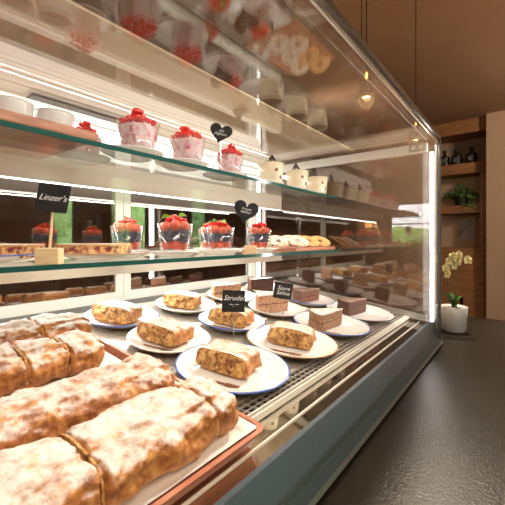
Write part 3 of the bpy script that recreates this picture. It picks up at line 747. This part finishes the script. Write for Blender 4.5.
# wooden board with ring cookies
tag(boxo('serving_board', (.932, 1.215, .553, .770, ZL+.0003, ZL+.0125), M['wood_red'], bev=.003), 'reddish wooden board under the ring cookies on the lower shelf', 'board')
def ring_cookie(x, y, z, rx, ry, rz, m, label, R=.031):
    bm = bmesh.new(); NA, NB = 40, 12; rr = []
    for i in range(NA):
        a = 2*PI*i/NA; sc = 1+.05*math.cos(8*a); row = []
        for j in range(NB):
            b = 2*PI*j/NB; q = R*.62+ (R*.38)*math.cos(b)*(sc if math.cos(b) > 0 else 1); row.append(bm.verts.new((q*math.cos(a), q*math.sin(a), .0055*math.sin(b)*1.0)))
        rr.append(row)
    for i in range(NA):
        for j in range(NB): bm.faces.new((rr[i][j], rr[(i+1)%NA][j], rr[(i+1)%NA][(j+1)%NB], rr[i][(j+1)%NB]))
    o = obj('ring_cookie', bm, M[m], None, (x, y, z), (rx, ry, rz), True)
    return tag(o, label, 'cookie', 'ring cookies on the wooden board')
zb = ZL+.0125
ck = [(1.168,.592,.020,'cookie','golden ring cookie at the right end of the board, without sugar'),
      (1.092,.598,.020,'cookie','golden ring cookie second from the right end of the board'),
      (1.135,.655,.022,'cookie_sugar','sugar-dusted ring cookie leaning behind the rightmost golden one'),
      (1.050,.640,.022,'cookie_sugar','sugar-dusted ring cookie behind the second golden one'),
      (1.012,.596,.020,'cookie_sugar','sugar-dusted ring cookie in the middle of the board'),
      (.966,.640,.020,'cookie_sugar','sugar-dusted ring cookie toward the left end of the board'),
      (.975,.720,.014,'cookie_sugar','sugar-dusted ring cookie at the back left corner of the board')]
for i, (x, y, h_, m, lb) in enumerate(ck):
    ring_cookie(x, y, zb+h_, math.radians(24), math.radians(-14), i*.7*0, m, lb, .039)
# upper shelf
gu = 'small plates on the upper shelf'
small_plate(.406, .618, ZU, .060, 'small white plate under the leftmost pink cream cup', gu)
small_plate(.534, .618, ZU, .060, 'small white plate under the middle pink cream cup', gu)
small_plate(.697, .634, ZU, .060, 'small white plate under the pink cream cup by the heart sign', gu)
small_plate(.366, .732, ZU, .052, 'small white plate under the cup of red currants beside the board', gu)
small_plate(.869, .640, ZU, .071, 'small white plate under the largest white mousse cup', gu)
small_plate(1.020, .640, ZU, .071, 'small white plate under the second white mousse cup', gu)
small_plate(1.163, .640, ZU, .069, 'small white plate under the white mousse cup nearest the end pane', gu)
zc = ZU+.0068
cream_cup(.404, .596, zc, 1, 'pink berry cream cup farthest left, heaped with red currants', 30)
cream_cup(.531, .596, zc, 2, 'pink berry cream cup in the middle of the three', 28)
cream_cup(.690, .612, zc, 3, 'pink berry cream cup on the right, right of the heart sign', 28, .95)
o = cream_cup(.366, .732, zc, 8, 'cup of red currants beside the two ramekins, mostly hidden by the board', 22, .92)
def mousse_cup(x, y, seed, label, R=.039, h=.060, decor='triangle', z0=None):
    r = empty('mousse_cup', (x, y, z0 or zc), (0, 0, seed), label, 'dessert', 'white mousse cups on the upper shelf')
    bm = bmesh.new(); lathe(bm, [(0, 0), (R*.80, 0), (R*.84, .002), (R*.89, h*.5), (R*1.0, h), (R*.95, h), (R*.85, h*.55), (R*.72, h*.3), (0, h*.3)], 40); obj('bowl', bm, M['ivory'], r, smooth=True)
    bm = bmesh.new(); lathe(bm, [(0, h*.35), (R*.70, h*.35), (R*.90, h*.86), (R*.6, h*.90), (0, h*.92)], 32); obj('chocolate_mousse', bm, M['mousse_dark'], r, smooth=True)
    bm = bmesh.new()
    if decor == 'triangle':
        n_ = 5
        for i in range(n_+1):           # openwork lattice triangle
            t = i/n_; tube(bm, [(-.014+.014*t, 0, .026*t), (.014*t*1.0+.0*t-.014+.028*(t)+.0, 0, 0)] if 0 < t < 1 else ([(-.014, 0, 0), (0, 0, .027)] if t == 0 else [(.014, 0, 0), (0, 0, .027)]), .0011, 6)
        tube(bm, [(-.014, 0, 0), (.014, 0, 0)], .0012, 6); tube(bm, [(-.0095, 0, .0085), (.0095, 0, .0085)], .0011, 6); tube(bm, [(-.005, 0, .017), (.005, 0, .017)], .0011, 6)
        for q in (-.007, 0, .007): tube(bm, [(q, 0, 0), (q*.1, 0, .025)], .0009, 6)
    else:
        prism(bm, [(-.008, 0), (.008, .0), (.002, .032), (-.010, .030)], -.0008, .0008)
        bmesh.ops.rotate(bm, verts=bm.verts, cent=(0,0,0), matrix=Matrix.Rotation(PI/2, 3, 'X'))
    obj('chocolate_decoration', bm, M['choc'], r, (.008, 0, h*.93), (math.radians(-10), 0, VIEW-seed)).scale = (1.5, 1.5, 1.35)
    # two fruit chips stuck to the outside
    for q, zz in ((-2.1, .038), (-1.6, .017)):
        bm = bmesh.new(); bmesh.ops.create_icosphere(bm, subdivisions=2, radius=.0042)
        rr_ = R*(.83+.14*zz/h)*.99
        o = obj('chocolate_chip', bm, M['cocoa'], r, (rr_*math.cos(q-seed), rr_*math.sin(q-seed), zz), (0, 0, q-seed)); o.scale = (.3, 1.0+.3*math.sin(seed*9), 1.5); o.rotation_euler.x = .5*math.sin(seed*5+q)
    return r
mousse_cup(.869, .602, .2, 'white mousse cup with a tall lattice chocolate triangle, largest of the white cups')
mousse_cup(1.020, .602, .9, 'white mousse cup second from the end pane, with a small chocolate piece', decor='triangle')
mousse_cup(1.165, .602, 1.7, 'white mousse cup nearest the end pane, with a tall chocolate flag', decor='flag')
o = mousse_cup(.905, .750, 2.6, 'low white mousse cup half hidden behind the largest one', .034, .046, z0=ZU+.0003)
tag(boxo('serving_board', (-.06, .300, .5575, .775, ZU+.0003, ZU+.016), M['wood_red'], bev=.003), 'reddish wooden board under the ramekins on the upper shelf', 'board')
def ramekin(x, label):
    r = empty('ramekin', (x, .690, ZU+.0163), (0,0,0), label, 'ramekin', 'ramekins on the upper board')
    bm = bmesh.new(); R = .0315; lathe(bm, [(0, 0), (R*.9, 0), (R*.95, .003), (R, .052), (R*1.02, .056), (R*.95, .056), (R*.88, .02), (0, .02)], 48)
    for v in bm.verts:
        if .003 < v.co.z < .053 and Vector((v.co.x, v.co.y)).length > R*.93:
            a = math.atan2(v.co.y, v.co.x); v.co.x *= 1+.012*math.cos(24*a)
    obj('bowl', bm, M['porcelain'], r, smooth=True)
    bm = bmesh.new(); lathe(bm, [(0, .0205), (R*.87, .0205), (R*.93, .046), (0, .049)], 32); obj('custard', bm, M['mousse_dark'], r, smooth=True)
ramekin(.220, 'white ramekin at the left edge of the picture on the upper board')
ramekin(.290, 'white ramekin beside the red currants on the upper board')

# ================================================================== beyond the case
# orchid in white pot
oc = empty('potted_orchid', (1.13, .165, CT), label='small pale yellow orchid in a white ceramic pot at the end of the case', cat='orchid')
oc.location = (1.455, .203, CT); oc.scale = (1.03, 1.03, 1.03)
bm = bmesh.new(); lathe(bm, [(0, 0), (.036, 0), (.0385, .003), (.0385, .006), (.0395, .008), (.0445, .086), (.0425, .087), (.040, .078), (0, .076)], 48); obj('pot', bm, mat('pot_glaze', (.36,.37,.37), .35), oc, smooth=True)
bm = bmesh.new(); lathe(bm, [(0, .079), (.0402, .0765), (.030, .081), (0, .083)], 24)
for v in bm.verts: v.co += noise.noise_vector(v.co*120)*.002
obj('bark_soil', bm, noisy('bark', [(.3,(.05,.03,.015)),(.7,(.18,.11,.06))], 150, .9, .5), oc)
M['orchid_leaf'] = noisy('orchid_leaf', [(.3,(.03,.10,.02)),(.7,(.08,.20,.04))], 30, .35, .1)
M['petal'] = noisy('orchid_petal', [(.3,(.74,.66,.36)),(.6,(.86,.81,.54))], 60, .5, .15, dist=.001)
lf = leaf_me(.070, .030, M['orchid_leaf'])
for rz, rx, s in ((.6, -.9, .8), (2.2, -.75, .9), (3.6, -.5, .75), (5.2, -.8, .7), (4.4, -1.1, .6)): inst('leaf', lf, oc, (.004*math.cos(rz), .004*math.sin(rz), .080), (0, rx, rz), s)
# right-hand direction on screen in world = (sin a, -cos a)
SR = Vector((.613, -.79, 0))
st1 = [(0,0,.08), tuple(SR*-.020+Vector((0,0,.16))), tuple(SR*-.020+Vector((0,0,.215))), tuple(SR*-.008+Vector((0,0,.262))), tuple(SR*.020+Vector((0,0,.280)))]
st2 = [tuple(SR*.010+Vector((0,0,.08))), tuple(SR*.014+Vector((0,0,.17))), tuple(SR*.012+Vector((0,0,.225))), tuple(SR*.030+Vector((0,0,.262))), tuple(SR*.045+Vector((0,0,.262)))]
for st in (st1, st2):
    bm = bmesh.new(); tube(bm, st, .0016, 8); obj('stem', bm, mat('orchid_stem', (.10,.13,.04), .5), oc)
bm = bmesh.new(); tube(bm, [tuple(SR*.012+Vector((0,0,.08))), tuple(SR*.014+Vector((0,0,.20)))], .0012, 6); obj('support_stick', bm, M['black'], oc)
pet = leaf_me(.024, .021, M['petal']); pet2 = leaf_me(.020, .030, M['petal'])
fl = [(-.030,.222),(-.022,.248),(-.006,.232),(-.008,.262),(.012,.268),(-.030,.202),(.046,.250),(.008,.246)]
for i, (dx, z) in enumerate(fl):
    c = SR*dx+Vector((-.006+.003*(i%2), -.004, z)); sub = bpy.data.objects.new('flower', None); COL.objects.link(sub); sub.parent = oc; sub.location = c
    sub.empty_display_size = .01
    sub.rotation_euler = (PI/2+.15*(i%3-1), .2*(i%2), math.radians(-58)+.3*(i%3-1)); sub.scale = (.72,.72,.72)
    for q in range(5):
        me = pet2 if q in (1, 4) else pet
        inst('petal', me, sub, (0,0,0), (0, -.18, PI/2+q*2*PI/5), 1)
    inst('flower_lip', blue_me, sub, (0, -.004, .004), (0,0,0), .45).data = cur_lip if 'cur_lip' in globals() else globals().setdefault('cur_lip', sphere_me('flower_lip', .0062, mat('orchid_lip', (.65,.42,.08), .5), 2))

# pendant lamps in a row over the counter
M['bulb'] = mat('bulb_glow', (1,.6,.2), .4, emis=(1,.55,.16), es=30)
M['brass'] = mat('aged_brass', (.25,.16,.07), .4, .9)
def pendant(x, y, zb, label, two=False, watts=8):
    p = empty('pendant_lamp', (x, y, CE), (0,0,0), label, 'pendant lamp', 'pendant lamps in a row above the counter'); z = H0+zb-CE
    bm = bmesh.new(); tube(bm, [(0, 0, -.001), (0, 0, z+.05)], .0022, 8); obj('cable', bm, M['black'], p)
    if two:
        bm = bmesh.new(); q = SR*-.018; tube(bm, [(q.x, q.y, -.001), (q.x, q.y, z+.15), (0, 0, z+.045)], .0018, 8); obj('support_wire', bm, M['black'], p)
    bm = bmesh.new(); lathe(bm, [(0, -.001), (.04, -.001), (.04, -.02), (0, -.024)], 24); obj('ceiling_rose', bm, M['black'], p)
    bm = bmesh.new(); lathe(bm, [(0, z+.05), (.007, z+.048), (.008, z+.012), (.0, z+.010)], 20); obj('socket', bm, M['brass'], p)
    bm = bmesh.new(); lathe(bm, [(0, z+.010), (.003, z+.008), (.0055, z-.002), (.004, z-.012), (0, z-.015)], 16); obj('bulb', bm, M['bulb'], p, smooth=True)
    bm = bmesh.new(); lathe(bm, [(.010, z+.030), (.012, z+.005), (.020, z-.035), (.027, z-.065), (.023, z-.085), (.015, z-.092), (.014, z-.091), (.022, z-.084), (.026, z-.065), (.019, z-.035), (.011, z+.006), (.009, z+.030)], 32); obj('shade', bm, M['smoke'], p, smooth=True)
    l = bpy.data.lights.new('bulb_light', 'POINT'); l.energy = watts; l.color = (1,.62,.30); l.shadow_soft_size = .03
    lo = bpy.data.objects.new('bulb_light', l); COL.objects.link(lo); lo.parent = p; lo.location = (0, 0, z-.11)
pendant(1.30, .467, .62, 'nearest pendant lamp, hanging on a double cable behind the top of the case', True)
pendant(2.01, .456, .62, 'second pendant lamp, whose single cable meets the case at its far top corner')
# ceiling spotlight whose glow runs along the counter
sp = empty('ceiling_spotlight', (2.0, .307, CE), (0,0,0), 'black ceiling spotlight beyond the end of the counter, above the picture', 'spotlight')
bm = bmesh.new(); lathe(bm, [(0, -.001), (.045, -.001), (.045, -.09), (.038, -.09), (.036, -.06), (0, -.058)], 28); obj('housing', bm, M['black'], sp, smooth=False)
l = bpy.data.lights.new('spot_beam', 'SPOT'); l.energy = 330; l.color = (1,.84,.64); l.spot_size = math.radians(62); l.spot_blend = .6; l.shadow_soft_size = .05
lo = bpy.data.objects.new('spot_beam', l); COL.objects.link(lo); lo.parent = sp; lo.location = (0, 0, -.10); lo.rotation_euler = (0, math.radians(35), math.radians(8))

# ---- wooden shelving on the far wall
SX = 4.75
sh = empty('wall_shelving', (SX, 1.1, 0), label='oak wall shelving with a solid lower panel on the far wall', cat='shelving')
def spt(name, x0, x1, y0, y1, z0, z1, m): return boxo(name, (x0-SX, x1-SX, y0-1.1, y1-1.1, z0, z1), m, sh)
spt('side_panel', SX, XR, .332, .398, 0, H0+.77, M['wood'])
spt('side_panel', SX, XR, 1.85, 1.90, 0, H0+.77, M['wood'])
spt('shelf_board', SX-.01, XR, .330, 1.90, H0+.775, H0+.895, M['wood'])
spt('shelf_board', SX, XR, .399, 1.849, H0+.316, H0+.405, M['wood'])
spt('lower_panel', SX+.01, XR, .399, 1.849, H0-.66, H0-.09, M['wood'])
spt('lower_panel', SX+.01, XR, .60, 1.849, .001, H0-.665, M['wood'])
spt('lower_panel', SX+.01, XR, .399, .565, .001, H0-.665, M['wood'])
spt('backboard', XR-.03, XR-.005, .40, 1.845, H0-.088, H0+.314, M['wallp'])
spt('backboard', XR-.03, XR-.005, .40, 1.845, H0+.406, H0+.773, M['wallp'])
struct(boxo('trim_2', (4.70, XR, .33, YB, H0+1.235, CE), M['wood']))
M['bottle'] = mat('black_bottle', (.012,.012,.014), .25)
M['label_grey'] = mat('bottle_label', (.10,.10,.11), .6)
for i, (y, lb) in enumerate(((.770, 'black bottle on the far top shelf, nearest the case'), (.640, 'middle of the three black bottles on the far top shelf'), (.490, 'black bottle on the far top shelf, rightmost of three'))):
    b = empty('bottle', (SX+.08, y, H0+.8955), (0,0,math.radians(0)), lb, 'bottle', 'black bottles on the far shelf')
    bm = bmesh.new(); R = .058; lathe(bm, [(0, 0), (R, 0), (R, .105), (R*.85, .118), (R*.33, .130), (R*.28, .165), (0, .165)], 28); obj('body', bm, M['bottle'], b, smooth=False)
    bm = bmesh.new(); lathe(bm, [(0, .1655), (R*.36, .1655), (R*.36, .195), (0, .197)], 20); obj('cap', bm, M['black'], b)
    boxo('label', (-R-.0015, -R*.8, -.028, .028, .035, .085), M['label_grey'], b)
def bushy(name, loc, R, h, n, m, label, potr, poth, seed, trail=True):
    rnd = random.Random(seed); r = empty(name, loc, (0,0,0), label, 'plant')
    bm = bmesh.new(); lathe(bm, [(0, 0), (potr*.75, 0), (potr, poth), (potr*.93, poth), (potr*.88, poth*.8), (0, poth*.8)], 24); obj('pot', bm, M['black'], r)
    bm = bmesh.new()
    for i in range(n):
        a = rnd.uniform(0, 2*PI); q = R*math.sqrt(rnd.random()); c = Vector((q*math.cos(a), q*math.sin(a), poth+rnd.uniform(-.02, h)*(1.1-q/R)))
        if trail and i % 4 == 0 and math.cos(a) < .2: c = Vector((-.20+.03*math.cos(a), -abs(q)*.9, poth-rnd.uniform(0, .17)))
        L = rnd.uniform(.03, .055); W = L*.7; d = Vector((rnd.uniform(-1,1), rnd.uniform(-1,1), rnd.uniform(-.5,.7))).normalized(); s = d.cross(Vector((rnd.uniform(-1,1), rnd.uniform(-1,1), rnd.uniform(-1,1)))).normalized()
        up = d.cross(s)*.006
        v = [bm.verts.new(c+p) for p in (d*0, d*L*.45+s*W/2+up, d*L, d*L*.45-s*W/2+up, d*L*.5)]
        bm.faces.new((v[0], v[1], v[4])); bm.faces.new((v[1], v[2], v[4])); bm.faces.new((v[2], v[3], v[4])); bm.faces.new((v[3], v[0], v[4]))
    obj('foliage', bm, m, r)
M['ivy'] = noisy('ivy_leaf', [(.3,(.03,.10,.02)),(.7,(.10,.25,.05))], 15, .5, .1)
M['ivy_pale'] = noisy('pale_leaf', [(.3,(.18,.30,.05)),(.7,(.38,.50,.12))], 15, .5, .1)
bushy('potted_ivy', (SX+.13, .60, H0+.4055), .17, .13, 240, M['ivy'], 'dark green trailing ivy in a black pot on the far middle shelf', .075, .12, 4)
bushy('potted_herb', (SX+.12, .92, H0+.4055), .10, .12, 150, M['ivy_pale'], 'pale green bushy plant on the far middle shelf beside the ivy', .05, .07, 6, False)
fp = empty('picture', (XR-.0315, .56, H0+.12), (0,0,0), 'small grey abstract picture in the lower shelf niche', 'picture')
boxo('frame', (-.015, 0, -.11, .11, -.13, .15), M['wallp'], fp)
boxo('print', (-.017, -.0152, -.095, .095, -.115, .135), noisy('grey_blot_print', [(.34,(.10,.10,.10)),(.42,(.40,.38,.36)),(.7,(.52,.49,.46))], 9, .8, 0), fp)
